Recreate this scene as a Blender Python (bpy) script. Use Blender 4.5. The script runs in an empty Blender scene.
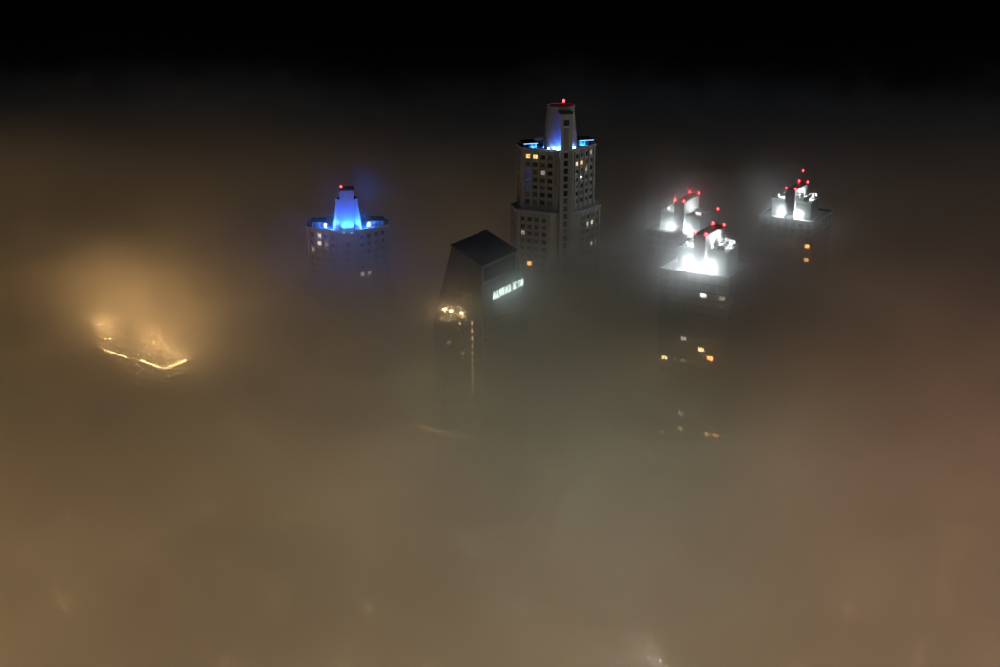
import bpy, math, random
from mathutils import Vector, Matrix
random.seed(7)
R = math.radians
S = bpy.context.scene
COL = S.collection

# ------------------------------------------------------------------ camera
FPX, PITCH, CAMZ = 1700.0, R(19.1), 330.0          # focal length in photo pixels (photo 1000 x 667)
cd = bpy.data.cameras.new('camera')
cam = bpy.data.objects.new('camera', cd); COL.objects.link(cam)
cam.location = (0, 0, CAMZ); cam.rotation_euler = (R(90) - PITCH, 0, 0)
cd.sensor_width = 36; cd.lens = 36 * FPX / 1000; cd.clip_start = 1; cd.clip_end = 9000
S.camera = cam

# ------------------------------------------------------------------ night sky, faint moon, exposure
w = bpy.data.worlds.new('World'); S.world = w; w.use_nodes = True
nt = w.node_tree
sky = nt.nodes.new('ShaderNodeTexSky'); sky.sky_type = 'NISHITA'; sky.sun_disc = False
sky.sun_elevation = R(-4); sky.sun_rotation = R(180)
bg = nt.nodes['Background']; bg.inputs['Strength'].default_value = 0.15
nt.links.new(sky.outputs[0], bg.inputs[0])
sd = bpy.data.lights.new('moon', 'SUN'); sd.energy = 0.2; sd.angle = R(0.5); sd.color = (0.72, 0.86, 1.0)
so = bpy.data.objects.new('moon', sd); COL.objects.link(so)
so.rotation_euler = (R(48), 0, R(62))
S.view_settings.view_transform = 'Standard'; S.view_settings.look = 'None'
S.view_settings.exposure = 0; S.view_settings.gamma = 1; S.view_settings.use_curve_mapping = False
S.render.engine = 'CYCLES'
cy = S.cycles
cy.use_denoising = True; cy.denoiser = 'OPENIMAGEDENOISE'; cy.denoising_input_passes = 'RGB_ALBEDO_NORMAL'; cy.denoising_prefilter = 'ACCURATE'
cy.max_bounces = 6; cy.diffuse_bounces = 2; cy.glossy_bounces = 2; cy.transmission_bounces = 2
cy.volume_bounces = 1; cy.volume_step_rate = 4.0; cy.volume_max_steps = 256
cy.sample_clamp_indirect = 3.0; cy.sample_clamp_direct = 0; cy.use_adaptive_sampling = False
cy.caustics_reflective = False; cy.caustics_refractive = False

FWD = Vector((0, math.cos(PITCH), -math.sin(PITCH))); UP = Vector((0, math.sin(PITCH), math.cos(PITCH)))
def ray(px, py): return (FWD * FPX + Vector((1, 0, 0)) * (px - 500) + UP * (333.5 - py)).normalized()
def at_d(px, py, d): return Vector((0, 0, CAMZ)) + ray(px, py) * d
def at_z(px, py, z):
    r = ray(px, py); return Vector((0, 0, CAMZ)) + r * ((z - CAMZ) / r.z)
def hit(px, py, P, n):
    r = ray(px, py); C = Vector((0, 0, CAMZ))
    return C + r * ((P - C).dot(n) / r.dot(n))

# ------------------------------------------------------------------ materials
MATS = {}
def mat(name, col, rough=0.8, metal=0.0, noise=0.0, nscale=0.4, emit=None, estr=0.0, bump=0.0, streak=False):
    m = bpy.data.materials.new(name); m.use_nodes = True
    t = m.node_tree; b = t.nodes['Principled BSDF']
    b.inputs['Base Color'].default_value = (*col, 1); b.inputs['Roughness'].default_value = rough
    b.inputs['Metallic'].default_value = metal
    if noise:
        tc = t.nodes.new('ShaderNodeTexCoord'); mp = t.nodes.new('ShaderNodeMapping')
        mp.inputs['Scale'].default_value = (1, 1, 0.18 if streak else 1)
        n = t.nodes.new('ShaderNodeTexNoise'); n.inputs['Scale'].default_value = nscale; n.inputs['Detail'].default_value = 6
        mx = t.nodes.new('ShaderNodeMix'); mx.data_type = 'RGBA'
        mx.inputs[6].default_value = (*[c * (1 - noise) for c in col], 1); mx.inputs[7].default_value = (*[min(1, c * (1 + noise)) for c in col], 1)
        t.links.new(tc.outputs['Object'], mp.inputs[0]); t.links.new(mp.outputs[0], n.inputs['Vector'])
        t.links.new(n.outputs['Fac'], mx.inputs[0]); t.links.new(mx.outputs[2], b.inputs['Base Color'])
        if bump:
            bp = t.nodes.new('ShaderNodeBump'); bp.inputs['Strength'].default_value = bump
            t.links.new(n.outputs['Fac'], bp.inputs['Height']); t.links.new(bp.outputs[0], b.inputs['Normal'])
    if emit:
        b.inputs['Emission Color'].default_value = (*emit, 1); b.inputs['Emission Strength'].default_value = estr
        m.cycles.emission_sampling = 'NONE'
    MATS[name] = m; return m
def mat_lit(name, col, estr):
    """lit room behind glass: curtains and furniture break the glow up"""
    m = mat(name, (0.05, 0.05, 0.05), 0.3, emit=col, estr=estr)
    t = m.node_tree; b = t.nodes['Principled BSDF']
    tc = t.nodes.new('ShaderNodeTexCoord'); oi = t.nodes.new('ShaderNodeObjectInfo')
    ad = t.nodes.new('ShaderNodeVectorMath'); ad.operation = 'ADD'
    ml = t.nodes.new('ShaderNodeMath'); ml.operation = 'MULTIPLY'; ml.inputs[1].default_value = 37
    n = t.nodes.new('ShaderNodeTexNoise'); n.inputs['Scale'].default_value = 0.9
    mr = t.nodes.new('ShaderNodeMapRange'); mr.inputs[1].default_value = 0.3; mr.inputs[2].default_value = 0.65
    mr.inputs[3].default_value = 0.25 * estr; mr.inputs[4].default_value = 1.4 * estr
    t.links.new(oi.outputs['Random'], ml.inputs[0]); t.links.new(tc.outputs['Object'], ad.inputs[0]); t.links.new(ml.outputs[0], ad.inputs[1])
    t.links.new(ad.outputs[0], n.inputs['Vector']); t.links.new(n.outputs['Fac'], mr.inputs[0]); t.links.new(mr.outputs[0], b.inputs['Emission Strength'])
    return m
mat('stone', (0.42, 0.41, 0.38), 0.85, noise=0.16, nscale=0.35, bump=0.1, streak=True)
mat('stone_trim', (0.50, 0.49, 0.46), 0.8, noise=0.1, nscale=0.6)
mat('white_render', (0.72, 0.72, 0.70), 0.8, noise=0.06, nscale=0.5, streak=True)
mat('concrete', (0.30, 0.30, 0.29), 0.88, noise=0.18, nscale=0.4, streak=True)
mat('penthouse_grey', (0.11, 0.12, 0.115), 0.85, noise=0.15, nscale=0.4, streak=True)
mat('dark_clad', (0.055, 0.056, 0.06), 0.5, noise=0.15, nscale=0.3)
mat('icon_clad', (0.10, 0.10, 0.105), 0.45, noise=0.15, nscale=0.3, streak=True)
mat('icon_trim', (0.28, 0.28, 0.28), 0.6, noise=0.1, nscale=0.3)
mat('roof_grey', (0.28, 0.28, 0.28), 0.9, noise=0.2, nscale=0.25)
mat('roof_felt', (0.045, 0.045, 0.048), 0.9, noise=0.3, nscale=0.25)
mat('deck', (0.45, 0.45, 0.44), 0.85, noise=0.15, nscale=0.5)
mat('metal', (0.35, 0.36, 0.37), 0.4, 0.8)
mat('dark_metal', (0.06, 0.06, 0.065), 0.5, 0.6)
mat('glass', (0.015, 0.018, 0.022), 0.08)
mat('glass_blind', (0.10, 0.10, 0.095), 0.5); mat('glass_pale', (0.20, 0.20, 0.19), 0.6)
mat('frame', (0.09, 0.09, 0.095), 0.4, 0.5)
mat('brick', (0.28, 0.17, 0.12), 0.9, noise=0.2, nscale=0.5)
mat('asphalt', (0.05, 0.05, 0.05), 0.9, noise=0.2, nscale=0.3)
mat('paving', (0.16, 0.15, 0.14), 0.9, noise=0.2, nscale=0.2)
mat('kerb', (0.3, 0.3, 0.29), 0.85, noise=0.1)
mat('water', (0.004, 0.006, 0.010), 0.12, noise=0.3, nscale=0.08, bump=0.2)
mat_lit('lit_warm', (1.0, 0.6, 0.22), 1.5); mat_lit('lit_orange', (1.0, 0.45, 0.12), 5.0)
mat_lit('lit_white', (1.0, 0.84, 0.58), 1.3); mat_lit('lit_dim', (0.8, 0.72, 0.55), 0.5)
mat_lit('lit_blue', (0.12, 0.2, 1.0), 0.12); mat_lit('lit_deep', (1.0, 0.66, 0.3), 16.0); mat_lit('lit_deep_white', (1.0, 0.9, 0.75), 7.0)
mat_lit('lit_stair', (1.0, 0.62, 0.32), 3.5); mat_lit('lit_ember', (1.0, 0.34, 0.09), 26.0)
mat('red_lamp', (0.3, 0.01, 0.01), 0.3, emit=(1.0, 0.03, 0.04), estr=14)
mat('white_lens', (0.8, 0.8, 0.8), 0.3, emit=(0.86, 1.0, 1.0), estr=60)
mat('blue_lens', (0.6, 0.7, 0.8), 0.3, emit=(0.35, 0.62, 1.0), estr=22)
mat('blue_strip', (0.6, 0.7, 0.8), 0.3, emit=(0.2, 0.55, 1.0), estr=3.0)
mat('warm_lens', (0.8, 0.7, 0.5), 0.3, emit=(1.0, 0.66, 0.28), estr=130)
mat('roof_flood_lens', (0.8, 0.7, 0.5), 0.3, emit=(1.0, 0.6, 0.25), estr=8)
mat('sodium_lens', (0.8, 0.7, 0.5), 0.3, emit=(1.0, 0.6, 0.25), estr=110)
mat('cool_lens', (0.8, 0.8, 0.8), 0.3, emit=(0.95, 1.0, 0.95), estr=500)
mat('letter_face', (0.85, 0.9, 0.88), 0.4, emit=(0.80, 1.0, 0.95), estr=3.4)
MATS['letter_face'].cycles.emission_sampling = 'AUTO'

# ------------------------------------------------------------------ mesh helpers
class MB:
    def __init__(s): s.v = []; s.f = []; s.m = []; s.smooth = False
    def face(s, pts, mi=0):
        i = len(s.v); s.v += [tuple(p) for p in pts]; s.f.append(tuple(range(i, i + len(pts)))); s.m.append(mi)
    def box(s, x0, x1, y0, y1, z0, z1, mi=0, M=None):
        P = [Vector((x, y, z)) for z in (z0, z1) for y in (y0, y1) for x in (x0, x1)]
        if M: P = [M @ p for p in P]
        i = len(s.v); s.v += [tuple(p) for p in P]
        for f in ((0, 2, 3, 1), (4, 5, 7, 6), (0, 1, 5, 4), (2, 6, 7, 3), (0, 4, 6, 2), (1, 3, 7, 5)):
            s.f.append(tuple(i + k for k in f)); s.m.append(mi)
    def prism(s, poly, z0, z1, mi=0, top=True, bottom=True, poly1=None):
        poly1 = poly1 or poly; n = len(poly)
        za = z0 if isinstance(z0, (list, tuple)) else [z0] * n
        zb = z1 if isinstance(z1, (list, tuple)) else [z1] * n
        i = len(s.v); s.v += [(p[0], p[1], z) for p, z in zip(poly, za)] + [(p[0], p[1], z) for p, z in zip(poly1, zb)]
        for k in range(n):
            j = (k + 1) % n; s.f.append((i + k, i + j, i + n + j, i + n + k)); s.m.append(mi)
        if bottom: s.f.append(tuple(i + k for k in reversed(range(n)))); s.m.append(mi)
        if top: s.f.append(tuple(i + n + k for k in range(n))); s.m.append(mi)
    def tube(s, a, b, r0, r1=None, n=8, mi=0):
        a, b = Vector(a), Vector(b); r1 = r0 if r1 is None else r1
        d = (b - a).normalized(); u = d.orthogonal().normalized(); v = d.cross(u)
        i = len(s.v)
        for c, r in ((a, r0), (b, r1)):
            for k in range(n):
                t = 2 * math.pi * k / n; s.v.append(tuple(c + u * (r * math.cos(t)) + v * (r * math.sin(t))))
        for k in range(n):
            j = (k + 1) % n; s.f.append((i + k, i + j, i + n + j, i + n + k)); s.m.append(mi)
        s.f.append(tuple(i + k for k in reversed(range(n)))); s.m.append(mi); s.f.append(tuple(i + n + k for k in range(n))); s.m.append(mi)
    def lathe(s, prof, n=16, c=(0, 0, 0), mi=0):
        i = len(s.v)
        for r, z in prof:
            for k in range(n):
                t = 2 * math.pi * k / n; s.v.append((c[0] + r * math.cos(t), c[1] + r * math.sin(t), c[2] + z))
        for q in range(len(prof) - 1):
            for k in range(n):
                j = (k + 1) % n; s.f.append((i + q * n + k, i + q * n + j, i + (q + 1) * n + j, i + (q + 1) * n + k)); s.m.append(mi)
        s.f.append(tuple(i + k for k in reversed(range(n)))); s.m.append(mi)
        s.f.append(tuple(i + (len(prof) - 1) * n + k for k in range(n))); s.m.append(mi)
    def mesh(s, name, mats):
        me = bpy.data.meshes.new(name); me.from_pydata(s.v, [], s.f)
        for m in ([mats] if isinstance(mats, str) else mats): me.materials.append(MATS[m])
        me.polygons.foreach_set('material_index', s.m)
        if s.smooth: me.polygons.foreach_set('use_smooth', [True] * len(s.f)); me.set_sharp_from_angle(angle=R(35))
        me.update(); return me
    def build(s, name, mats, parent=None, loc=(0, 0, 0), rz=0): return place(name, s.mesh(name, mats), parent, loc, rz)
def place(name, me, parent=None, loc=(0, 0, 0), rz=0):
    o = bpy.data.objects.new(name, me); COL.objects.link(o); o.location = loc; o.rotation_euler = (0, 0, rz)
    if parent: o.parent = parent
    return o
def thing(name, label, cat, loc, rz=0, group=None):
    o = bpy.data.objects.new(name, None); COL.objects.link(o); o.location = loc; o.rotation_euler = (0, 0, rz)
    o.empty_display_size = 5; o['label'] = label; o['category'] = cat
    if group: o['group'] = group
    return o
def local(root, P):
    M = Matrix.Translation(root.location) @ Matrix.Rotation(root.rotation_euler.z, 4, 'Z')
    return M.inverted() @ Vector(P)
def lamp(kind, parent, loc, power, col, radius=0.4, aim=None, cone=120, blend=0.6):
    l = bpy.data.lights.new('lamp_light', kind); l.energy = power; l.color = col; l.shadow_soft_size = radius
    o = bpy.data.objects.new('lamp_light', l); COL.objects.link(o); o.location = loc
    if parent: o.parent = parent
    if kind == 'SPOT':
        l.spot_size = R(cone); l.spot_blend = blend
        o.rotation_euler = (Vector(aim) - Vector(loc)).to_track_quat('-Z', 'Y').to_euler()
    return o

# --- windows: a frame standing proud of a pane, shared between alike windows
WM = {}
def window_mesh(wd, ht, kind, cross=True):
    if kind == 'glass': kind = random.choice(('glass', 'glass', 'glass_blind', 'glass_blind', 'glass_pale'))
    k = (round(wd, 2), round(ht, 2), kind, cross)
    if k not in WM:
        b = MB(); f = 0.10
        b.box(-wd/2, wd/2, -0.02, 0.02, 0, ht, 1)
        for x0, x1, z0, z1 in ((-wd/2, -wd/2+f, 0, ht), (wd/2-f, wd/2, 0, ht), (-wd/2+f, wd/2-f, 0, f), (-wd/2+f, wd/2-f, ht-f, ht)):
            b.box(x0, x1, -0.09, 0.05, z0, z1, 0)
        if cross: b.box(-0.05, 0.05, -0.08, 0.05, f, ht-f, 0)
        WM[k] = b.mesh('window', ['frame', kind])
    return WM[k]
def wall_open(mb, A, B, z0, z1, us, wd, zs, ht, depth=0.45, mi=0):
    """wall from A to B (outside on the right of A->B) with real openings; gives the window places back"""
    A, B = Vector(A), Vector(B); d = (B - A); L = d.length; d.normalize(); n = Vector((d.y, -d.x))
    def P(u, z, o=0.0): q = A + d * u - n * o; return (q.x, q.y, z)
    ub = [0]; 
    for u in us: ub += [u - wd/2, u + wd/2]
    ub.append(L); zb = [z0]
    for z in zs: zb += [z, z + ht]
    zb.append(z1); out = []
    for j in range(len(zb) - 1):
        if j % 2 == 0:
            mb.face((P(0, zb[j]), P(L, zb[j]), P(L, zb[j+1]), P(0, zb[j+1])), mi); continue
        for i in range(len(ub) - 1):
            a, b, c, e = ub[i], ub[i+1], zb[j], zb[j+1]
            if i % 2 == 0: mb.face((P(a, c), P(b, c), P(b, e), P(a, e)), mi); continue
            mb.face((P(a, c), P(b, c), P(b, c, depth), P(a, c, depth)), mi); mb.face((P(a, e, depth), P(b, e, depth), P(b, e), P(a, e)), mi)
            mb.face((P(a, c), P(a, c, depth), P(a, e, depth), P(a, e)), mi); mb.face((P(b, c, depth), P(b, c), P(b, e), P(b, e, depth)), mi)
            q = A + d * ((a + b)/2) - n * (depth - 0.12)
            out.append(((q.x, q.y, c), math.atan2(d.y, d.x), i // 2, j // 2))
    return out
def evenly(L, n, m): return [m + (L - 2*m) * (k + 0.5) / n for k in range(n)]
def far_windows(root, places, wd, ht):
    """the storeys deep in the fog: joined, nothing of them can be picked apart"""
    b = MB()
    for (p, rz, c, r) in places:
        M = Matrix.Translation(p) @ Matrix.Rotation(rz, 4, 'Z')
        b.box(-wd/2, wd/2, -0.02, 0.02, 0, ht, 0, M)
    o = b.build('lower_windows', 'glass', root); o['kind'] = 'stuff'

# ------------------------------------------------------------------ the setting
def sheet(name, x0, x1, y0, y1, z, m):
    b = MB(); b.face(((x0, y0, z), (x1, y0, z), (x1, y1, z), (x0, y1, z)))
    o = b.build(name, m); o['kind'] = 'structure'; return o
sheet('ground', -1090, 1090, -50, 3390, 0, 'paving')
sheet('river', -1090, 1090, 1040, 3390, 0.05, 'water')
for k, x in enumerate((-330, -110, 25, 330)): sheet('street', x - 7, x + 7, -45, 1000, 0.03, 'asphalt')
b = MB(); b.box(-1090, 1090, 1030, 1040, -0.5, 0.9); o = b.build('quay', 'kerb'); o['kind'] = 'structure'

# ------------------------------------------------------------------ tall pale twin-style towers with crowns
def beacon(root, p, r=0.42, power=60, mast=0.0, name='warning_light', emat='red_lamp'):
    b = MB(); b.smooth = True
    b.lathe([(r*0.7, -0.25), (r*0.7, 0), (r, 0.05), (r*0.95, r*0.9), (r*0.5, r*1.5), (0.05, r*1.7)], 10)
    o = b.build(name, emat, root, p)
    if power: lamp('POINT', root, (p[0], p[1], p[2] + r*2.0 + 0.3), power, (1, 0.05, 0.05), r)
    if mast:
        b = MB(); b.tube((0, 0, -mast), (0, 0, -0.2), 0.14, 0.07, 6); b.build('mast', 'dark_metal', o)
    return o
def flood(root, p, aim, lens, power, col, cone=110, r=0.35, point=False):
    p = Vector(p); aim = Vector(aim); d = (aim - p).normalized(); q = d.to_track_quat('Y', 'Z').to_matrix().to_4x4()
    M = Matrix.Translation(p) @ q
    b = MB(); b.box(-r*1.2, r*1.2, -0.35, 0.0, -r, r, 0, M); b.box(-0.06, 0.06, -0.3, -0.1, -r - 0.5, -r, 0, M)
    o = b.build('flood_light', 'dark_metal', root)
    b = MB(); b.box(-r*1.05, r*1.05, 0.0, 0.03, -r*0.85, r*0.85, 0, M); b.build('lens', lens, o)
    loc = p + d * 0.25
    lamp('POINT' if point else 'SPOT', root, loc, power, col, r, p + d * 10, cone)
    return o

def crowned_tower(name, label, corner, rz, zroof, fin_h, drum_h, drum_r, lit, fin_w=5.6, panels=True, L=18.0):
    root = thing(name, label, 'tower', (corner.x, corner.y, 0), rz, 'pale stone towers with a drum and fin crown')
    ca, sa = math.cos(R(36)), math.sin(R(36)); c = 4.0
    def plan(e):     # plan grown outward by e
        return [(-c - e*0.3, -e), (c + e*0.3, -e), (c + L*ca + e, L*sa - e*0.4), (c + L*ca + e, L*sa + 9 + e*0.4), (c + e*0.3, 2*L*sa + 9 + e), (-c - e*0.3, 2*L*sa + 9 + e), (-c - L*ca - e, L*sa + 9 + e*0.4), (-c - L*ca - e, L*sa - e*0.4)]
    zset = zroof - 28.5; FH = 3.5; wins = []; deep = []
    def lower(e):
        p = plan(e); x = c + 3.04 * e / 2.6; p[0] = (-x, -0.4 * e); p[1] = (x, -0.4 * e); return p
    up, lo = plan(0), lower(2.6)
    def shell(nm, pl, z0, z1, split):
        b = MB(); n = len(pl)
        for k in range(n):
            A, B = Vector(pl[k]), Vector(pl[(k+1) % n]); LL = (B - A).length
            if k in (1, 2, 5, 6, 7, 3) and LL > 6 and k in (1, 7, 2, 6):
                cols = 4 if LL > 12 else 2
                rows = int((z1 - z0 - 2.2) // FH)
                zs = [z1 - 1.6 - FH * (r + 1) + 1.2 for r in range(rows)][::-1]
                wd = 1.9 if k in (1, 2) else 2.2
                pw = wall_open(b, A, B, z0, z1, evenly(LL, cols, 1.3), wd, zs, 1.95)
                for p in pw:
                    (wins if (p[0][2] > split and k in (1, 7)) else deep).append((p, k, round((zroof - p[0][2]) / FH), wd))
                # pilasters between the columns, sill courses between storeys
                d = (B - A).normalized(); nn = Vector((d.y, -d.x)); ang = math.atan2(d.y, d.x)
                for i in range(cols + 1):
                    u = 1.3 + (LL - 2.6) * i / cols; q = A + d * u
                    M = Matrix.Translation((q.x, q.y, 0)) @ Matrix.Rotation(ang, 4, 'Z')
                    b.box(-0.38, 0.38, -0.4, 0.05, z0, z1 - 0.6, 0, M)
            else:
                b.face(((A.x, A.y, z0), (B.x, B.y, z0), (B.x, B.y, z1), (A.x, A.y, z1)))
        o = b.build(nm, 'stone', root); return o
    shell('upper_wall', up, zset, zroof, zset)
    shell('lower_wall', lo, 0, zset, zset - 42)
    b = MB(); b.prism(lower(2.9), zset, zset + 0.7); b.build('setback_cornice', 'stone_trim', root)
    # roof deck, cornice and parapet
    b = MB(); b.prism(plan(-0.3), zroof - 0.6, zroof - 0.2); b.build('roof', 'roof_grey', root)
    b = MB(); po, pi_ = plan(0.35), plan(-0.25)
    for k in range(8):
        j = (k + 1) % 8; b.prism([po[k], po[j], pi_[j], pi_[k]], zroof - 0.2, zroof + 0.9)
    b.build('parapet', 'stone_trim', root)
    # corner bay running up into the fin
    hw = fin_w / 2; fy = -2.2; zf = zroof + fin_h
    b = MB(); zs = [zroof - 3.5 * (k + 1) + 0.9 for k in range(int((zroof - 6) // 3.5))][::-1]
    pw = wall_open(b, (-hw, fy), (hw, fy), 0, zroof, [hw], 1.9, zs, 2.5, 0.35)
    b.face(((-hw, 0, 0), (-hw, fy, 0), (-hw, fy, zroof), (-hw, 0, zroof))); b.face(((hw, fy, 0), (hw, 0, 0), (hw, 0, zroof), (hw, fy, zroof)))
    for s in (-1, 1):
        b.box(s*hw - 0.28, s*hw + 0.28, fy - 0.3, fy + 0.25, 0, zroof + 0.5); b.box(s*1.55 - 0.16, s*1.55 + 0.16, fy - 0.2, fy + 0.1, 0, zroof + 0.4)
    b.build('corner_bay', 'stone', root)
    for p in pw:
        (wins if p[0][2] > zset - 24 else deep).append((p, 0, round((zroof - p[0][2]) / FH), 1.9))
    for (p, k, r, wd) in wins:
        kind = lit.get((k, p[2], r), 'glass')
        place('window', window_mesh(wd, 2.5 if k == 0 else 1.95, kind), root, p[0], p[1])
    far_windows(root, [d[0] for d in deep], 1.9, 1.95)
    # fin
    fb = fy + 5.8
    b = MB(); b.box(-hw, hw, fy, fb, zroof - 0.1, zf); fin = b.build('fin', 'stone_trim', root)
    b = MB(); b.box(-hw - 0.25, hw + 0.25, fy - 0.25, fb + 0.2, zf, zf + 0.9); b.build('fin_cap', 'dark_clad', fin)
    if panels:
     b = MB()
     b.box(-1.35, 1.35, fy - 0.12, fy - 0.01, zf - 5.2, zf - 2.6); b.build('louvre_panel', 'dark_clad', fin)
     b = MB(); b.box(-1.5, 1.5, fy - 0.3, fy - 0.01, zf - 5.9, zf - 5.3); b.build('ledge', 'white_render', fin)
     b = MB(); b.box(-1.15, 1.15, fy - 0.1, fy - 0.01, zroof + 1.2, zf - 6.2); b.build('recessed_panel', 'concrete', fin)
    # drum
    b = MB(); b.smooth = True; dc = (0, 7.2, 0)
    b.lathe([(drum_r, zroof - 0.3), (drum_r*0.985, zroof + 1.0), (drum_r*0.76, zroof + drum_h - 1.2), (drum_r*0.785, zroof + drum_h - 1.1), (drum_r*0.775, zroof + drum_h), (drum_r*0.75, zroof + drum_h + 0.02), (drum_r*0.74, zroof + drum_h - 0.8)], 40, dc)
    drum = b.build('drum', 'stone_trim', root)
    b = MB(); b.lathe([(drum_r*0.73, zroof + drum_h - 0.75), (drum_r*0.73, zroof + drum_h - 0.6)], 24, dc); b.build('drum_roof', 'roof_felt', drum)
    # low rooftop plant rooms
    for s in (-1, 1):
        b = MB(); b.box(s*13.2 - 3.0, s*13.2 + 3.0, 10, 17, zroof - 0.2, zroof + 2.6); pr = b.build('plant_room', 'concrete', root)
        b = MB(); b.box(s*13.2 - 3.5, s*13.2 + 3.5, 9.4, 17.5, zroof + 2.6, zroof + 2.95); b.build('plant_room_roof', 'dark_clad', pr)
        for x in (-1.6, 0.0, 1.6):
            b = MB(); b.box(s*13.2 + x - 0.6, s*13.2 + x + 0.6, 9.92, 9.99, zroof + 0.5, zroof + 2.2); b.build('louvre', 'dark_metal', pr)
        for k in range(3):
            b = MB(); b.lathe([(0.9, 0), (0.9, 1.2), (0.75, 1.3)], 12, (s*9.0 + k*0.4*s, 18 + k*2.4, zroof - 0.2)); b.build('roof_vent', 'metal', root)
    return root, zf

corner_c = at_d(565, 152, 770); ZC = corner_c.z
lit_c = {(7, 0, 1): 'lit_warm', (7, 1, 1): 'lit_warm', (7, 2, 3): 'lit_dim', (7, 0, 4): 'lit_blue', (7, 0, 5): 'lit_blue', (7, 0, 3): 'lit_blue', (7, 0, 8): 'lit_dim',
         (1, 0, 2): 'lit_white', (1, 1, 2): 'lit_warm', (1, 3, 1): 'lit_dim', (1, 2, 3): 'lit_dim', (1, 1, 10): 'lit_white', (1, 2, 10): 'lit_white',
         (1, 2, 13): 'lit_white', (7, 0, 11): 'lit_dim', (7, 1, 15): 'lit_orange', (1, 3, 13): 'lit_dim'}
tc_, zfc = crowned_tower('stone_tower', 'tall pale stone tower with round grey drum, blue rooftop floodlights and one red beacon', corner_c, R(15), ZC, 17.6, 20.0, 8.1, lit_c, L=16.6)
BL = (0.01, 0.10, 1.0)
for p, a in (((-7.6, 0.9, ZC + 1.2), (-4.2, 5, ZC + 13)), ((-5.4, 0.0, ZC + 1.2), (-3.2, 4, ZC + 13)), ((-3.7, -0.9, ZC + 1.2), (-2.6, 0.2, ZC + 12)), ((4.6, -0.2, ZC + 1.2), (3.6, 4, ZC + 12))):
    flood(tc_, p, a, 'blue_lens', 15000 if p[0] == -3.7 else 1500, BL, 60, 0.5); beacon(tc_, (p[0], p[1], p[2] + 0.45), 0.3, 0, 0, 'lamp_globe', 'blue_lens')
for s, n in ((-1, 3), (1, 3)):
    for k in range(n):
        x = s * (8.5 + 3.2 * k)
        flood(tc_, (x, 6.2 + 2.0 * k, ZC + 0.4), (x, 14, ZC + 2.4), 'blue_strip', 2000, (0.03, 0.25, 1.0), 120, 0.3)
    b = MB(); b.box(s*13.2 - 3.3, s*13.2 + 3.3, 9.28, 9.38, ZC + 2.68, ZC + 2.86); b.build('light_strip', 'blue_strip', tc_)
beacon(tc_, (1.5, 7.6, ZC + 21.6), 0.6, 0, 2.4)

corner_b = at_d(347.5, 233, 770); ZB = corner_b.z
lit_b = {(7, 1, 1): 'lit_white', (7, 2, 2): 'lit_dim', (7, 1, 2): 'lit_white', (1, 1, 6): 'lit_white', (1, 0, 6): 'lit_white', (7, 0, 3): 'lit_dim', (7, 2, 9): 'lit_dim'}
tb_, zfb = crowned_tower('stone_tower', 'pale stone tower sunk in fog with its crown floodlit entirely in vivid blue', corner_b, R(5), ZB, 20.0, 14.5, 6.6, lit_b, 6.3, False)
for p, a, e, cn in (((-6.6, 1.2, ZB + 1.0), (-4.4, 5, ZB + 12), 26000, 80), ((6.6, 1.2, ZB + 1.0), (4.4, 5, ZB + 12), 26000, 80),
                    ((-1.6, -4.6, ZB + 1.1), (-1.0, -2.2, ZB + 9), 26000, 80), ((1.6, -4.6, ZB + 1.1), (1.0, -2.2, ZB + 9), 26000, 80)):
    flood(tb_, p, a, 'blue_lens', e, BL, cn, 0.4)
for s in (-1, 1):
    flood(tb_, (s*9.8, 5.6, ZB + 1.7), (s*6.0, 7.0, ZB + 9), 'blue_lens', 11000, (0.04, 0.2, 1.0), 130, 0.7, point=True)
    beacon(tb_, (s*9.8, 5.4, ZB + 2.5), 0.5, 0, 0, 'lamp_globe', 'blue_lens')
b = MB(); b.box(-4.4, 4.4, -5.4, -2.9, ZB - 3, ZB + 0.5); b.build('floodlight_ledge', 'stone_trim', tb_)
beacon(tb_, (-2.4, 1.2, zfb + 1.2), 0.45, 8)
b = MB(); b.tube((0.8, 2, zfb + 0.8), (0.8, 2, zfb + 8), 0.09, 0.04, 6); b.build('aerial', 'dark_metal', tb_)

# ------------------------------------------------------------------ dark tower with the sloping roof and the sign
N0 = at_d(482, 266, 700)
uR = Vector((math.cos(R(57.5)), math.sin(R(57.5)), 0)); uL = Vector((-math.cos(R(38)), math.sin(R(38)), 0))
ti = thing('hotel_tower', 'dark slab tower with a black sloping roof carrying the lit white lettering', 'tower', (N0.x, N0.y, 0), 0)
ZI = N0.z; LR, W0, W1 = 26.5, 16.0, 27.0; RISE = 5.6
def I2(a, l): v = uR * a + uL * l; return (v.x, v.y)
b = MB()
zl = ZI - 30
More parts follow.
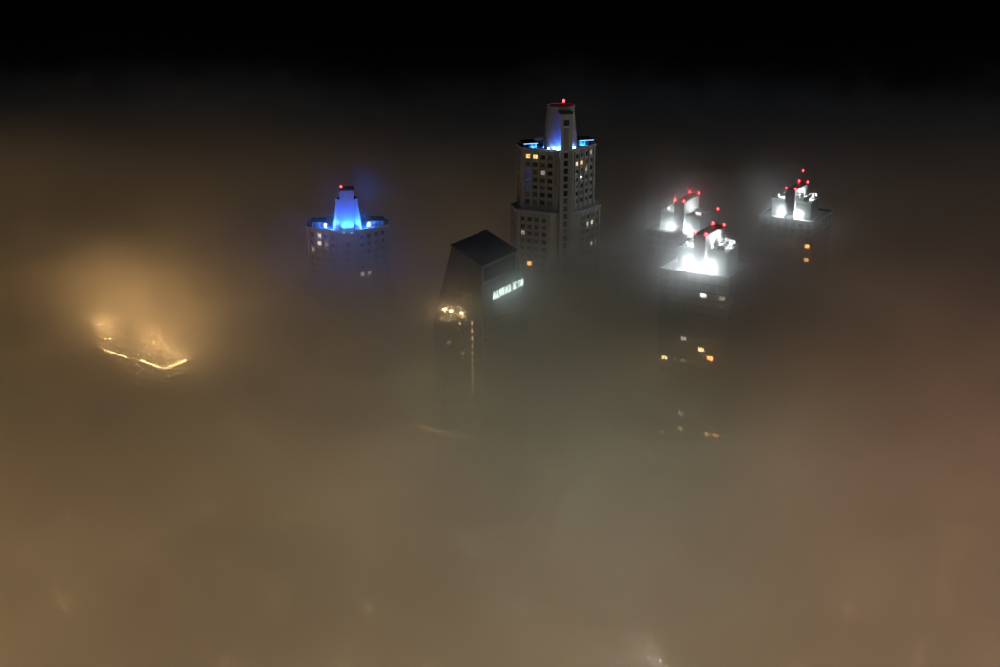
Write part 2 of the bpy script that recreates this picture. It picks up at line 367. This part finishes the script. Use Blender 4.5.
# shaft, then the raked top storeys with the inclined far-left wall
LR1 = 37.0; b.prism([I2(0, 0), I2(LR1, 0), I2(LR1, W1), I2(0, W1)], 0, zl, top=False)
b.prism([I2(0, 0), I2(LR1, 0), I2(LR1, W1), I2(0, W1)], zl, [ZI, ZI, ZI + RISE, ZI + RISE], poly1=[I2(0, 0), I2(LR, 0), I2(LR, W0), I2(0, W0)], bottom=False)
b.build('wall', 'icon_clad', ti)
b = MB(); e = 0.5
rp = [I2(-e, -e), I2(LR + e, -e), I2(LR + e, W0 + e), I2(-e, W0 + e)]
b.prism(rp, [ZI + 0.02, ZI + 0.02, ZI + RISE + 0.3, ZI + RISE + 0.3], [ZI + 0.4, ZI + 0.4, ZI + RISE + 0.7, ZI + RISE + 0.7]); rf = b.build('roof', 'roof_felt', ti)
for k in range(1, 8):
    a = LR * k / 8; b = MB()
    b.prism([I2(a - 0.06, 0), I2(a + 0.06, 0), I2(a + 0.06, W0), I2(a - 0.06, W0)], [ZI + 0.41, ZI + 0.41, ZI + RISE + 0.71, ZI + RISE + 0.71], [ZI + 0.55, ZI + 0.55, ZI + RISE + 0.85, ZI + RISE + 0.85]); b.build('roof_seam', 'dark_metal', rf)
aR, aL = math.atan2(uR.y, uR.x), math.atan2(-uL.y, -uL.x)
def on_right(a, z, out=0.0): n = Vector((uR.y, -uR.x, 0)); v = uR * a + n * out; return (v.x, v.y, z)
def on_left(l, z, out=0.0): d = -uL; n = Vector((d.y, -d.x, 0)); v = uL * l + n * out; return (v.x, v.y, z)
MR = Matrix.Rotation(aR, 4, 'Z')
for (x0, x1, z0, z1) in ((0.2, LR - 0.2, ZI - 1.0, ZI - 0.2), (0.2, LR - 0.2, ZI - 8.2, ZI - 7.4), (0.2, 1.0, ZI - 7.4, ZI - 1.0), (LR - 1.0, LR - 0.2, ZI - 7.4, ZI - 1.0)):
    b = MB(); b.box(x0, x1, -0.45, 0.0, z0, z1, 0, MR); b.build('frame_beam', 'icon_trim', ti)
for k in range(5):
    x = 1.6 + 4.4 * k; b = MB(); b.box(x, x + 3.9, -0.12, 0.0, ZI - 7.2, ZI - 1.2, 0, MR); b.build('glass_panel', 'glass', ti)
# storeys of the right face under the sign and of the left face
for r in range(9):
    z = ZI - 24 - 3.3 * r
    for k in range(8): place('window', window_mesh(2.6, 1.8, 'glass'), ti, on_right(2.4 + 4.05 * k, z, 0.06), aR)
left_lit = {(4, 3): 'lit_white', (4, 4): 'lit_warm', (7, 3): 'lit_white', (8, 1): 'lit_white'}
for r in range(14):
    z = ZI - 15 - 3.3 * r
    for k in range(5):
        l = 7.0 + 3.6 * k
        if z > zl - 1 and l > W0 + (ZI - z) * 0.30: continue
        place('window', window_mesh(2.2, 1.8, left_lit.get((r, k), 'glass')), ti, on_left(l, z, 0.06), aL)
for r in range(10):
    b = MB(); b.box(-0.5, 0.5, -0.05, 0.02, 0, 2.0); z = ZI - 27 - 3.3 * r
    place('stair_window', window_mesh(1.0, 1.9, 'lit_stair', False), ti, on_left(5.4, z, 0.06), aL)
nL = Vector((-uL.y, uL.x, 0)); Ml = Matrix.Rotation(0, 4, 'Z'); nLw = Ml @ nL
for (px, py) in ((446, 309), (452, 311), (462, 313)):
    P = local(ti, hit(px, py, N0, nLw)); P = P + Vector((-uL.y, uL.x, 0)) * -0.0
    b = MB(); b.smooth = True; b.lathe([(0.2, -0.3), (0.42, -0.1), (0.45, 0.2), (0.2, 0.5)], 10)
    n = Vector(((-uL).y, -(-uL).x, 0)); Q = P + n * 0.6
    b.build('wall_lamp', 'warm_lens', ti, Q); lamp('POINT', ti, Q + n * 0.8, 70, (1, 0.62, 0.28), 0.4)
for k in range(9):
    px, py = 423 + 4.5 * k, 426 + 1.35 * k
    P = local(ti, hit(px, py, N0, nLw)); n = Vector(((-uL).y, -(-uL).x, 0)); Q = P + n * 0.5
    b = MB(); b.smooth = True; b.lathe([(0.2, -0.3), (0.42, -0.1), (0.45, 0.2), (0.2, 0.5)], 10); b.build('wall_lamp', 'sodium_lens', ti, Q)
Q = local(ti, hit(441, 432, N0, nLw)) + n * 3.0
lamp('POINT', ti, Q, 900, (1, 0.72, 0.25), 1.5)

# the lettering: each letter its own mesh on the right face
sg = thing('roof_sign', 'glowing white ALVEAR ICON lettering on the flank of the sloping-roofed tower', 'sign', (N0.x, N0.y, 0), 0)
nRw = Ml @ Vector((uR.y, -uR.x, 0))
P0 = local(ti, hit(492.6, 299.3, N0, nRw)); P1 = local(ti, hit(523.6, 285.4, N0, nRw))
a0, a1 = P0.dot(uR), P1.dot(uR); zb0 = P0.z
dg = bpy.context.evaluated_depsgraph_get()
adv = {'A': 0.80, 'L': 0.62, 'V': 0.78, 'E': 0.70, 'R': 0.78, ' ': 0.42, 'I': 0.34, 'C': 0.80, 'O': 0.86, 'N': 0.84}
txt = 'ALVEAR ICON'; tot = sum(adv[c] for c in txt); sc = (a1 - a0) / tot
LM = {}; cur = 0.0
for ch in txt:
    if ch != ' ':
        if ch not in LM:
            cu = bpy.data.curves.new('letter', 'FONT'); cu.body = ch; cu.size = 1.0; cu.extrude = 0.06; cu.offset = -0.006; cu.resolution_u = 3
            to = bpy.data.objects.new('letter_source', cu); COL.objects.link(to)
            dg.update(); me = bpy.data.meshes.new_from_object(to.evaluated_get(dg)); me.name = 'letter'
            bpy.data.objects.remove(to)
            me.materials.clear(); me.materials.append(MATS['letter_face']); LM[ch] = me
        o = place('letter', LM[ch], sg)
        o.location = on_right(a0 + cur * sc, zb0, 0.5); o.rotation_euler = (R(90), 0, aR); o.scale = (sc * 0.80, sc * 1.45, 3)
    cur += adv[ch]
b = MB(); b.box(a0, a1, -0.28, -0.02, zb0 + 0.5, zb0 + 0.7, 0, MR); b.box(a0, a1, -0.28, -0.02, zb0 + 2.0, zb0 + 2.2, 0, MR); b.build('mounting_rail', 'dark_metal', sg)
for k in range(4): lamp('POINT', sg, on_right(a0 + (a1 - a0) * (k + 0.5) / 4, zb0 + 1.0, 0.9), 450, (0.78, 1.0, 0.92), 0.25)  # added lamps without fixtures, boosting the letters' glow in the fog

# ------------------------------------------------------------------ three towers with thin floodlit slabs on top
def slab_tower(label, near, k, lits, gear, mast_lamp, aerial, left_light, power):
    """near: world point on top of the slab's near end, centre; k: size factor"""
    rz = R(-30)
    root = thing('slab_top_tower', label, 'tower', (near.x, near.y, 0), rz, 'towers with floodlit roof slabs')
    zt = near.z; T = 2.4 * k; LS = 19.0 * k; H = 15.2 * k          # half thickness, length, height
    zter = zt - H; zdk = zt - 6.6 * k                                # terrace and deck levels
    # local: slab runs along +y from y=0; tower below is W wide, DP deep
    W, DP = 15.0 * k, 28.0 * k; y0 = -4.0 * k; FH = 3.3
    b = MB(); b.box(-T, T, 0, LS, zter, zt); slab = b.build('crown_slab', 'white_render', root)
    b = MB(); b.box(-T - 0.2, T + 0.2, -0.2, LS + 0.2, zt, zt + 0.5); b.build('slab_coping', 'dark_clad', slab)
    b = MB(); b.box(-T - 0.12, T + 0.12, -0.12, -0.004, zter, zt - 0.02); b.build('slab_end_cladding', 'dark_clad', slab)
    # penthouse halves either side
    for s in (-1, 1):
        b = MB(); xa, xb = sorted((s * T, s * (T + 8.2 * k)))
        b.box(xa + 0.003, xb - 0.003, 2.6 * k, 2.6 * k + 13 * k, zter, zdk); ph = b.build('penthouse_wall', 'penthouse_grey', root)
        b = MB()
        for (p, q, r, t) in ((xa, xb, 2.6*k - 0.15, 2.6*k + 0.25), (xa, xb, 15.6*k - 0.25, 15.6*k + 0.15)):
            b.box(p + 0.01, q - 0.01, r, t, zdk, zdk + 0.75)
        xo = xb if s > 0 else xa
        b.box(xo - 0.2, xo + 0.2, 2.6*k + 0.25, 15.6*k - 0.25, zdk, zdk + 0.75); b.build('penthouse_parapet', 'concrete', ph)
        b = MB(); b.box(xa + 0.02, xb - 0.22, 2.6*k + 0.26, 15.6*k - 0.26, zdk + 0.01, zdk + 0.12); b.build('deck', 'deck', ph)
        for j in range(2):
            x = s * (T + (2.2 + 3.6 * j) * k); b = MB(); b.box(x - 0.6*k, x + 0.6*k, 2.6*k - 0.06, 2.6*k - 0.004, zter + 0.05, zter + 2.1); b.build('door', 'frame', ph)
        # floods at the foot of the slab
        flood(root, (s * (T + 1.5*k), 0.7*k, zter + 1.2), (s * (T + 1.6*k), 4.0*k, zter + 7), 'white_lens', power * (0.7 if s < 0 else 0.45), (0.85, 0.97, 1.0), 150, 0.75 if s < 0 else 0.6, point=True)
        flood(root, (s * (T + 6.6*k), 8.0*k, zdk + 0.7), (s * T, 9.0*k, zdk + 4), 'white_lens', power * (left_light * 0.5 if s < 0 else 0.5), (0.9, 0.98, 1.0), 140, 0.4)
    # shaft
    b = MB(); wins = []; deep = []
    C = [(-W, y0), (W, y0), (W, y0 + DP), (-W, y0 + DP)]
    rows = int((zter - 3) // FH); zs = [zter - FH * (r + 1) + 1.0 for r in range(rows)][::-1]
    for q in range(4):
        A, B = Vector(C[q]), Vector(C[(q+1) % 4]); LL = (B - A).length
        if q in (0, 1):
            n = 7 if q == 0 else 6
            for p in wall_open(b, A, B, 0, zter, evenly(LL, n, 0.9), 2.6 * k, zs, 1.75, 0.5):
                row = rows - 1 - p[3]; (wins if row < 9 else deep).append((p, q, p[2], row))
        else: b.face(((A.x, A.y, 0), (B.x, B.y, 0), (B.x, B.y, zter), (A.x, A.y, zter)))
    b.build('wall', 'concrete', root)
    b = MB(); b.box(-W + 0.2, W - 0.2, y0 + 0.2, y0 + DP - 0.2, zter - 0.35, zter - 0.02); b.build('terrace', 'deck', root)
    b = MB(); o_ = 0.35
    b.box(-W - o_, W + o_, y0 - o_, y0 + 0.05, zter - 0.5, zter + 1.0); b.box(-W - o_, W + o_, y0 + DP - 0.05, y0 + DP + o_, zter - 0.5, zter + 1.0)
    b.box(-W - o_, -W + 0.05, y0 + 0.05, y0 + DP - 0.05, zter - 0.5, zter + 1.0); b.box(W - 0.05, W + o_, y0 + 0.05, y0 + DP - 0.05, zter - 0.5, zter + 1.0)
    b.build('terrace_parapet', 'concrete', root)
    bm_ = MB(); bm_.box(-W - 0.9, W + 0.9, y0 - 0.9, y0 - 0.004, 0, 0.35); bm_.box(W + 0.004, W + 0.9, y0, y0 + DP + 0.6, 0, 0.35)
    band = bm_.mesh('floor_band', 'concrete')
    for r in range(rows): place('floor_band', band, root, (0, 0, zter - FH * (r + 1)))
    # lit windows given by photo pixel: nearest window of the grid
    chosen = {}
    Mw = Matrix.Translation(root.location) @ Matrix.Rotation(rz, 4, 'Z')
    n0 = Mw.to_3x3() @ Vector((0, -1, 0)); n1 = Mw.to_3x3() @ Vector((1, 0, 0))
    for (px, py, q, kind) in lits:
        P = local(root, hit(px, py, Mw @ Vector((W, y0, zter)), n0 if q == 0 else n1))
        best = min([x for x in wins + deep if x[1] == q], key=lambda x: (Vector(x[0][0]) - P).length)
        chosen[(q, best[2], best[3])] = kind
    dd = []
    for x in wins + deep:
        p, q, c, r = x; kind = chosen.get((q, c, r))
        if kind or x in wins: place('window', window_mesh(2.6 * k, 1.75, kind or 'glass'), root, p[0], p[1])
        else: dd.append(p)
    far_windows(root, dd, 2.6 * k, 1.75)
    # warning lights
    for (x, y) in ((-T, 0.3), (T, 0.3), (-T, LS - 0.4), (T, LS - 0.4)): beacon(root, (x, y, zt + 0.75), 0.46, 40)
    if mast_lamp: beacon(root, (0.3, LS - 2.5, zt + mast_lamp), 0.42, 6, mast_lamp)
    if aerial:
        b = MB(); b.tube((0.4, LS - 3, zt + 0.4), (0.4, LS - 3, zt + 7.5), 0.10, 0.04, 6); b.build('aerial', 'dark_metal', root)
    # roof machinery on the right-hand deck: facade-cleaning cradle track, ducts and chillers
    if gear:
        for j in range(3):
            y = 5*k + 3.1*k*j; b = MB(); x = T + 4.6*k
            b.box(x - 1.6*k, x + 1.6*k, y, y + 2.2*k, zdk + 0.5, zdk + 2.0); u = b.build('chiller', 'metal', root)
            b = MB(); b.lathe([(0.8*k, 0), (0.85*k, 0.35), (0.7*k, 0.4)], 14, (x, y + 1.1*k, zdk + 2.0)); b.build('fan_cowl', 'dark_metal', u)
            b = MB()
            for xx in (-1.4, 1.4): b.box(x + xx*k - 0.08, x + xx*k + 0.08, y + 0.2, y + 2*k, zdk + 0.12, zdk + 0.5)
            b.build('plinth', 'concrete', u)
        b = MB(); fx0, fx1, fy0, fy1 = T + 0.8*k, T + 7.4*k, 4.0*k, 15.0*k
        for x in (fx0, (fx0 + fx1)/2, fx1):
            for y in (fy0, (fy0 + fy1)/2, fy1): b.tube((x, y, zdk + 0.12), (x, y, zdk + 2.6), 0.07, n=6)
            b.tube((x, fy0, zdk + 2.6), (x, fy1, zdk + 2.6), 0.07, n=6)
        for y in (fy0, (fy0 + fy1)/2, fy1): b.tube((fx0, y, zdk + 2.6), (fx1, y, zdk + 2.6), 0.07, n=6)
        b.tube((fx0, fy0, zdk + 2.6), (fx1, (fy0+fy1)/2, zdk + 2.6), 0.05, n=6); b.tube((fx0, (fy0+fy1)/2, zdk + 2.6), (fx1, fy1, zdk + 2.6), 0.05, n=6)
        b.build('plant_frame', 'metal', root)
        flood(root, (T + 7.2*k, 13.5*k, zdk + 2.2), (T, 8*k, zdk + 1), 'white_lens', power * 0.3, (0.9, 0.98, 1.0), 140, 0.35)
    else:
        b = MB(); b.box(T + 2*k, T + 4.2*k, 6*k, 8*k, zdk + 0.12, zdk + 1.3); b.build('roof_hatch', 'brick', root)
    # handrail on the left of the terrace
    b = MB()
    for y in range(int(DP / 2)):
        b.tube((-W, y0 + 2*y, zter + 1.0), (-W, y0 + 2*y, zter + 2.0), 0.04, n=5)
    b.tube((-W, y0, zter + 2.0), (-W, y0 + DP, zter + 2.0), 0.05, n=5); b.build('handrail', 'metal', root)
    return root

P2 = at_d(700, 236.5, 690); P1_ = at_d(679, 203, 775); P3 = at_d(790.5, 190.5, 815)
slab_tower('floodlit-slab tower with red-lit mast and steel plant, closely paired with a similar tower', P2, 1.0,
    [(706.5, 298, 0, 'lit_deep_white'), (678, 303, 0, 'lit_dim'), (732, 303, 0, 'lit_white'), (752, 301, 1, 'lit_warm'), (743, 309, 1, 'lit_warm'), (725, 311, 0, 'lit_dim'),
     (684, 342, 0, 'lit_deep_white'), (658.5, 361, 0, 'lit_deep'), (683, 361, 0, 'lit_white'), (699.6, 355, 0, 'lit_deep'), (708.6, 361, 0, 'lit_ember'), (717, 438, 0, 'lit_ember'),
     (679, 432, 0, 'lit_deep'), (681, 414, 0, 'lit_deep_white'), (656, 433, 0, 'lit_ember'), (703, 434, 0, 'lit_deep')],
    True, 7.5, False, 0.8, 33000)
slab_tower('floodlit-slab tower with a bare roof deck and a thin unlit aerial instead of a mast', P1_, 0.93,
    [(660, 268, 0, 'lit_dim')], False, 0, True, 0.3, 13000)
slab_tower('floodlit-slab tower standing alone, with red-lit mast and steel roof plant', P3, 0.9,
    [(811, 249, 0, 'lit_orange'), (809.5, 264.5, 0, 'lit_orange'), (831.5, 240, 1, 'lit_orange'), (793.7, 246, 0, 'lit_dim')],
    True, 6.5, False, 0.8, 15000)

# ------------------------------------------------------------------ lower building under the fog with lights along its parapet
K = at_z(164, 369, 84)
hb = thing('apartment_block', 'flat-roofed block drowned in fog with a string of amber lights along its parapet', 'building', (K.x, K.y, 0), 0)
v1 = (at_z(100, 348, 84) - K); v2 = (at_z(190, 358, 84) - K); v1 = v1 * 1.6; v2 = v2 * 1.6
q0, q1, q2, q3 = Vector((0, 0)), v1.to_2d(), (v1 + v2).to_2d(), v2.to_2d()
b = MB(); pl = [q1, q0, q3, q2]; hw_ = []
for k in range(4):
    A, B = pl[k], pl[(k+1) % 4]; LL = (B - A).length
    if k < 2: hw_ += wall_open(b, A, B, 0, 83, evenly(LL, max(3, int(LL / 4)), 1.0), 1.8, [3 + 3.2*r for r in range(24)], 1.8, 0.3)
    else: b.face(((A.x, A.y, 0), (B.x, B.y, 0), (B.x, B.y, 83), (A.x, A.y, 83)))
b.build('wall', 'brick', hb)
b = MB(); b.prism([tuple(p) for p in pl], 82.6, 83.0); b.build('roof', 'roof_felt', hb)
far_windows(hb, hw_, 1.8, 1.8)
cx = sum((p for p in pl), Vector((0, 0))) / 4
for k in range(4):
    A, B = pl[k], pl[(k+1) % 4]; d = (B - A).normalized(); n = Vector((d.y, -d.x)); LL = (B - A).length
    M = Matrix.Translation((A.x, A.y, 83)) @ Matrix.Rotation(math.atan2(d.y, d.x), 4, 'Z')
    b = MB(); b.box(0.16 if k % 2 else -0.15, LL - 0.16 if k % 2 else LL + 0.15, -0.15, 0.15, 0.01, 0.9, 0, M); b.build('parapet', 'kerb', hb)
def parapet_lamp(px, py, power):
    P = at_z(px, py, 84.2); Q = local(hb, P)
    b = MB(); b.smooth = True; b.lathe([(0.12, -0.4), (0.12, 0), (0.35, 0.05), (0.35, 0.35), (0.15, 0.5)], 10); b.build('parapet_lamp', 'warm_lens', hb, Q)
    if power: lamp('POINT', hb, Q + Vector((0, 0, 0.9)), power, (1.0, 0.62, 0.22), 0.5)
for k in range(7): parapet_lamp(105 + 3.4*k, 350 + 1.2*k, 300 if k in (5,) else 0)
for k in range(8): parapet_lamp(142 + 3.1*k, 361 + 1.14*k, 300 if k in (1, 4, 7) else 0)
for k in range(1, 8): parapet_lamp(164 + 2.9*k, 369 - 1.15*k, 300 if k in (3,) else 0)
parapet_lamp(184.5, 360.6, 4000); parapet_lamp(183.6, 361.2, 0)
for (fx, fy) in ((0.1, 0.5), (0.4, 0.75), (0.7, 0.4), (0.95, 0.8)):
    p = q0 + (q1 - q0) * fx + (q3 - q0) * fy
    flood(hb, (p.x, p.y, 83.9), (p.x, p.y + 1, 110), 'roof_flood_lens', 66000, (1.0, 0.56, 0.2), 150, 0.6, point=True)

# ------------------------------------------------------------------ street lamps below the fog: what lights it from underneath
b = MB(); b.tube((0, 0, 0), (0, 0, 8.6), 0.14, 0.08, 8); b.lathe([(0.25, 0), (0.22, 0.6), (0.15, 0.7)], 10); me_post = b.mesh('post', 'dark_metal')
b = MB(); b.tube((0, 0, 8.55), (1.8, 0, 9.0), 0.06, 0.05, 6); me_arm = b.mesh('arm', 'dark_metal')
b = MB(); b.box(1.5, 2.4, -0.18, 0.18, 8.95, 9.15); me_head = b.mesh('lamp_head', 'dark_metal')
ME_L = {}
b = MB(); b.smooth = True; b.lathe([(0.12, 8.6), (0.35, 8.75), (0.45, 9.1), (0.35, 9.5), (0.1, 9.65)], 12); me_globe = b.mesh('globe', 'cool_lens')
for nm in ('sodium_lens', 'cool_lens'):
    b = MB(); b.box(1.55, 2.35, -0.15, 0.15, 8.86, 8.948); ME_L[nm] = b.mesh('lens', nm)
def street_lamp(x, y, nm, power, col, label, group):
    t = thing('street_lamp', label, 'street lamp', (x, y, 0), random.uniform(0, 6.28), group)
    if nm == 'cool_lens':       # post-top globe
        place('post', me_post, t); place('globe', me_globe, t); lamp('POINT', t, (0, 0, 10.6), power, col, 0.5); return
    place('post', me_post, t); place('arm', me_arm, t); h = place('lamp_head', me_head, t); place('lens', ME_L[nm], h)
    lamp('POINT', t, (1.95, 0, 10.2), power, col, 0.5)
LAMP = 54000
for iy in range(15):
    y = 330 + 45 * iy
    for ix in range(-10, 11):
        x = ix * 43 + (21 if iy % 2 else 0) + random.uniform(-8, 8)
        if abs(x) > 120 + 0.36 * y: continue
        warm = 0.60 + 0.10 * math.exp(-((x - 10) / 120) ** 2)
        col = (1.0, warm, 0.25 + 0.15 * math.exp(-((x - 10) / 120) ** 2))
        if abs(x - 35) < 60 and 560 < y < 720: col = (0.92, 1.0, 0.64)
        if x > 0.22 * y: col = (1.0, 0.49, 0.3) if 560 < y < 700 else (1.0, 0.61, 0.34)
        street_lamp(x, y + random.uniform(-10, 10), 'sodium_lens', LAMP * (0.75 if y < 420 else 1 if y < 760 else 0.55 if x < 0 else 0.22) * (0.75 + 0.5 * random.random()), col,
                    'amber street lamp on a tall post hidden under the fog', 'amber street lamps under the fog')
for (px, py, pw) in ((636, 653, 14000), (600.5, 651.5, 1500), (629.5, 634.5, 1200), (573, 638, 800), (605, 602, 800), (649.5, 657, 1500), (660, 661, 1500), (617.5, 662, 1000), (69, 517.5, 1000)):
    P = at_z(px, py, 9.1)
    street_lamp(P.x, P.y, 'cool_lens', pw * 3, (0.95, 1.0, 0.9), 'white street lamp just visible as a speck through the fog', 'white street lamps glinting through the fog')

# ------------------------------------------------------------------ the fog: one closed box of air round everything, its water droplets lying as a bank with a ragged top
X0, X1, Y0, Y1, Z0, Z1 = -1100, 1100, -60, 3400, -1.5, 345
b = MB(); b.box(X0, X1, Y0, Y1, Z0, Z1); 
vm = bpy.data.materials.new('fog_droplets'); vm.use_nodes = True; t = vm.node_tree; t.nodes.remove(t.nodes['Principled BSDF'])
pv = t.nodes.new('ShaderNodeVolumePrincipled'); pv.inputs['Color'].default_value = (0.93, 0.93, 0.93, 1)
pv.inputs['Density'].default_value = 1.0; pv.inputs['Anisotropy'].default_value = 0.6
t.links.new(pv.outputs[0], t.nodes['Material Output'].inputs['Volume'])
MATS['fog_droplets'] = vm
haze = b.build('haze', 'fog_droplets'); haze['kind'] = 'stuff'
g = bpy.data.node_groups.new('fog_bank', 'GeometryNodeTree')
g.interface.new_socket('Geometry', in_out='OUTPUT', socket_type='NodeSocketGeometry')
g.interface.new_socket('Geometry', in_out='INPUT', socket_type='NodeSocketGeometry')
def N(tp, **kw):
    n = g.nodes.new(tp)
    for k, v in kw.items(): setattr(n, k, v)
    return n
def sock(n, i, v):
    if isinstance(v, (int, float)): n.inputs[i].default_value = v
    else: g.links.new(v, n.inputs[i])
def mth(op, a, b_=None, c=None, clamp=False):
    n = N('ShaderNodeMath', operation=op, use_clamp=clamp); sock(n, 0, a)
    if b_ is not None: sock(n, 1, b_)
    if c is not None: sock(n, 2, c)
    return n.outputs[0]
pos = N('GeometryNodeInputPosition').outputs[0]
sp = N('ShaderNodeSeparateXYZ'); g.links.new(pos, sp.inputs[0]); px_, py_, pz_ = sp.outputs
def noise(size, detail, stretch=1.0, distort=0.0, seed=0.0):
    v = N('ShaderNodeVectorMath', operation='MULTIPLY'); g.links.new(pos, v.inputs[0]); v.inputs[1].default_value = (1/size, 1/size, stretch/size)
    v2 = N('ShaderNodeVectorMath', operation='ADD'); g.links.new(v.outputs[0], v2.inputs[0]); v2.inputs[1].default_value = (seed, seed*1.7, seed*0.3)
    n = N('ShaderNodeTexNoise'); g.links.new(v2.outputs[0], n.inputs['Vector']); n.inputs['Scale'].default_value = 1.0
    n.inputs['Detail'].default_value = detail; n.inputs['Distortion'].default_value = distort; n.inputs['Roughness'].default_value = 0.55
    return mth('SUBTRACT', n.outputs[0], 0.5)
def bump(P, sig, amp):
    dx = mth('SUBTRACT', px_, P.x); dy = mth('SUBTRACT', py_, P.y)
    r2 = mth('ADD', mth('MULTIPLY', dx, dx), mth('MULTIPLY', dy, dy))
    return mth('MULTIPLY', mth('EXPONENT', mth('MULTIPLY', r2, -1.0 / (2*sig*sig))), amp)
n1 = noise(190, 2, 1.0, 0.3, 3.1); n2 = noise(46, 5, 1.3, 0.8, 7.7); n3 = noise(21, 3, 1.0, 1.2, 1.9)
calm = mth('MAXIMUM', mth('DIVIDE', mth('SUBTRACT', py_, 400.0), 220.0, clamp=True), 0.3)      # the bank is calmer away from the towers
n2 = mth('MULTIPLY', n2, calm); n3 = mth('MULTIPLY', n3, calm)
h = mth('ADD', mth('MULTIPLY', n1, 20), mth('MULTIPLY', n2, 46)); h = mth('ADD', mth('ADD', h, mth('MULTIPLY', n3, 36)), 125.0)
for (P, sig, amp) in ((P2 + Vector((0, -6, 0)), 34, 30), (P1_, 26, 16), (P3, 34, -20), (N0 + Vector((22, 10, 0)), 26, 14), (at_z(760, 205, 130), 26, 20), (at_z(850, 208, 125), 22, 16), (at_z(655, 225, 125), 20, 14), (at_z(372, 215, 120), 16, 12), (at_z(560, 260, 112), 35, -10), (at_z(150, 330, 100), 60, 16), (corner_b, 26, 1), (N0 + Vector((-4, 2, 0)), 18, 8)):
    h = mth('ADD', h, bump(P, sig, amp))
tt = mth('DIVIDE', mth('SUBTRACT', h, pz_), 26.0, clamp=True)
tt = mth('MULTIPLY', mth('MULTIPLY', tt, tt), mth('SUBTRACT', 3.0, mth('MULTIPLY', tt, 2.0)))
core = mth('MULTIPLY', tt, mth('MAXIMUM', mth('ADD', mth('MULTIPLY', n2, 0.03), 0.034), 0.008))
lift = mth('DIVIDE', mth('SUBTRACT', pz_, 38.0), 34.0, clamp=True)          # a lifted bank: thinner air near the streets
core = mth('MULTIPLY', core, mth('ADD', mth('MULTIPLY', lift, 0.60), 0.40))
thin = mth('MULTIPLY', mth('EXPONENT', mth('DIVIDE', mth('SUBTRACT', 95.0, pz_), 34.0)), 0.0026)
thin = mth('MINIMUM', thin, 0.0026); thin = mth('MAXIMUM', mth('SUBTRACT', thin, 0.00012), 0.0)
edge = mth('DIVIDE', mth('SUBTRACT', 1230.0, mth('ADD', py_, mth('MULTIPLY', n1, 500))), 300.0, clamp=True)   # the bank ends out over the river
side = mth('DIVIDE', mth('SUBTRACT', 635.0, mth('ABSOLUTE', px_)), 60.0, clamp=True)
# torn wisps where warm roof air stirs the top of the bank
n4 = noise(50, 6, 1.5, 1.6, 5.3); reg = 0.0
for (P, sig) in ((P2, 40), (P1_ + Vector((14, 16, 0)), 34), (P3 + Vector((12, 0, 0)), 38), (corner_b + Vector((8, 10, 0)), 24), (K + Vector((-8, 62, 0)), 40)):
    reg = mth('ADD', reg, bump(P, sig, 1.0))
wz = mth('MULTIPLY', mth('DIVIDE', mth('SUBTRACT', 154.0, pz_), 34.0, clamp=True), mth('DIVIDE', mth('SUBTRACT', pz_, 88.0), 20.0, clamp=True))
wisp = mth('MULTIPLY', mth('MULTIPLY', mth('MULTIPLY', mth('SUBTRACT', n4, 0.05), 9.0, clamp=True), wz), mth('MULTIPLY', mth('MINIMUM', reg, 1.0), 0.06))
dens = mth('MULTIPLY', mth('MULTIPLY', mth('ADD', mth('ADD', core, thin), wisp), edge), side)
vc = N('GeometryNodeVolumeCube'); g.links.new(dens, vc.inputs['Density'])
vc.inputs['Min'].default_value = (-640, Y0, Z0); vc.inputs['Max'].default_value = (640, 1540, 215)
vc.inputs['Resolution X'].default_value = 300; vc.inputs['Resolution Y'].default_value = 375; vc.inputs['Resolution Z'].default_value = 52
sm = N('GeometryNodeSetMaterial'); sm.inputs['Material'].default_value = vm
go = N('NodeGroupOutput'); N('NodeGroupInput')
g.links.new(vc.outputs[0], sm.inputs[0]); g.links.new(sm.outputs[0], go.inputs[0])
md = haze.modifiers.new('fog_bank', 'NODES'); md.node_group = g
